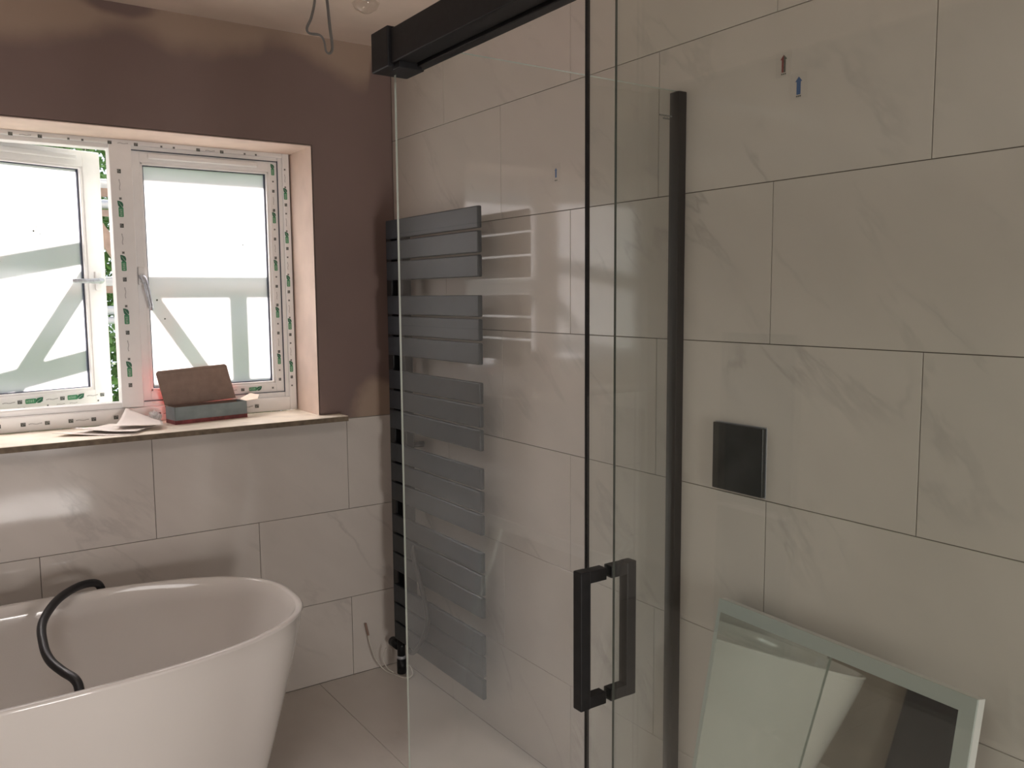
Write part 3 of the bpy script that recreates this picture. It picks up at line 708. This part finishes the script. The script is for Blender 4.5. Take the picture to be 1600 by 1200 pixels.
# ------------------------------------------------------------------ ceiling cable and bulb
rs_ = empty('ceiling_cable', (-.475, -.46, CEIL), label='grey flat cable looping down from a round brown ceiling patch', category='cable')
g = MB(); g.lathe([(.045, -.010), (.05, -.004), (.05, 0)], 'rose', 28); g.build('patch_plate', rs_, (.015, .0, 0))
cp = [(-.020, 0, 0), (-.024, -.02, -.04), (-.045, -.04, -.10), (-.062, -.045, -.135), (-.055, -.045, -.150), (-.022, -.045, -.150), (-.008, -.045, -.165), (-.002, -.045, -.195), (.010, -.045, -.200), (.019, -.045, -.180), (.015, -.04, -.12), (.018, -.02, -.05), (.022, 0, 0)]
MB().tube(smooth_path(cp, 6), .0055, 'cable', 8, flat=.6).build('flex', rs_)
bl = empty('light_bulb', (-.345, -.52, CEIL), label='clear pear-shaped glass bulb on the ceiling beside the looping cable', category='bulb')
bg_ = MB(); bg_.lathe([(.014, -.018), (.034, -.024), (.045, -.034), (.036, -.050), (.012, -.062), (.002, -.064)], 'bulb', 9); bg_.build('glass', bl)
MB().lathe([(.016, -.02), (.018, -.01), (.024, 0)], 'lampwhite', 16).build('socket', bl)

# ------------------------------------------------------------------ outdoors: scaffold, tree, ground
GZ = -2.75
sc = empty('scaffold', (-1.0, .8, GZ), label='scaffold with steel tubes and timber guard boards outside the window', category='scaffold')
o_ = Vector((1.0, -.8, -GZ))
def sbox(a, b_, m_, name):
    MB().box(Vector(a)+o_, Vector(b_)+o_, m_, .002).build(name, sc)
def stube(a, b_, r, name='tube'):
    MB().tube([Vector(a)+o_, Vector(b_)+o_], r, 'galv', 14).build(name, sc)
def sdiag(p, q_, w_, name):
    p = Vector(p); q_ = Vector(q_); d = (q_-p).normalized(); nn = Vector((0, 1, 0)); s_ = d.cross(nn)*w_/2
    MB().poly([p+s_+o_, q_+s_+o_, q_-s_+o_, p-s_+o_], 'timber', (0, .03, 0)).build(name, sc)
sbox((-3.2, .785, 1.935), (1.6, .81, 1.975), 'timber', 'guard_board'); stube((-3.2, .80, 1.985), (1.6, .80, 1.985), .0225)
sbox((-3.2, .785, 1.540), (1.6, .81, 1.572), 'timber', 'guard_board'); stube((-3.2, .80, 1.586), (1.6, .80, 1.586), .0225)
sbox((-3.2, .785, 2.360), (1.6, .81, 2.450), 'timber', 'guard_board')
sbox((-.745, .80, GZ), (-.688, .85, 1.97), 'timber', 'post')
stube((-2.6, .85, GZ), (-2.6, .85, 2.9), .024, 'post'); stube((1.3, .85, GZ), (1.3, .85, 2.9), .024, 'post')
sdiag((-1.06, .81, 1.99), (-.80, .81, 1.58), .052, 'diagonal_brace')
sdiag((-1.17, .81, 1.90), (-1.46, .81, 1.56), .052, 'diagonal_brace')
# far lift of the scaffold
stube((-3.2, 1.95, 2.02), (2.2, 1.95, 2.02), .024); sbox((-3.2, 1.94, 1.955), (2.2, 1.965, 1.99), 'timber', 'guard_board')
stube((-3.2, 1.95, 1.455), (2.2, 1.95, 1.455), .024); stube((-3.2, 1.95, 1.40), (2.2, 1.95, 1.40), .020)
for x in (-2.7, 1.9): stube((x, 1.98, GZ), (x, 1.98, 2.6), .024, 'post')
for x in (-2.65, 1.6): stube((x, .85, 1.45), (x, 2.0, 1.45), .022)
# tree / tall hedge
tree = empty('tree', (-.6, 3.6, GZ), label='leafy green tree outside, seen through the open casement and above it', category='tree')
bm = bmesh.new()
def leafq(c_, s_):
    n_ = Vector((random.gauss(0, 1), random.gauss(-.6, 1), random.gauss(.5, 1))).normalized(); a = n_.orthogonal().normalized(); a = Matrix.Rotation(random.random()*6.28, 3, n_) @ a; b_ = n_.cross(a)
    vs = [bm.verts.new(c_+a*s_), bm.verts.new(c_+b_*s_*.5), bm.verts.new(c_-a*s_), bm.verts.new(c_-b_*s_*.5)]; bm.faces.new(vs)
cl = [Vector((random.uniform(-1.5, 1.3), random.uniform(-.7, .7), random.uniform(2.4, 5.45))) for _ in range(560)]
for c_ in cl:
    r = random.uniform(.18, .34)
    for _ in range(95): leafq(c_+Vector((random.gauss(0, r*.55), random.gauss(0, r*.55), random.gauss(0, r*.5))), random.uniform(.02, .042))
g = MB(); g._add(bm, 'leaf'); g.build('foliage', tree, kind='stuff')
g = MB(); g.tube([(0, 0, 0), (.05, .03, 2), (-.05, 0, 4), (.05, 0, 5.8)], .1, 'bark', 10, rs=[.13, .11, .08, .03]); g.build('trunk', tree)
for p, q_ in (((.03, .02, 2.6), (-1.1, .1, 4.6)), ((0, 0, 3.0), (1.0, -.1, 4.9)), ((-.03, 0, 3.6), (-.7, -.2, 5.9))):
    MB().tube([p, (Vector(p)+Vector(q_))/2+Vector((0, 0, -.15)), q_], .04, 'bark', 8, rs=[.05, .035, .015]).build('branch', tree)
MB().box((-12, .36, GZ-.1), (12, 16, GZ), 'grass').build('ground', kind='structure')
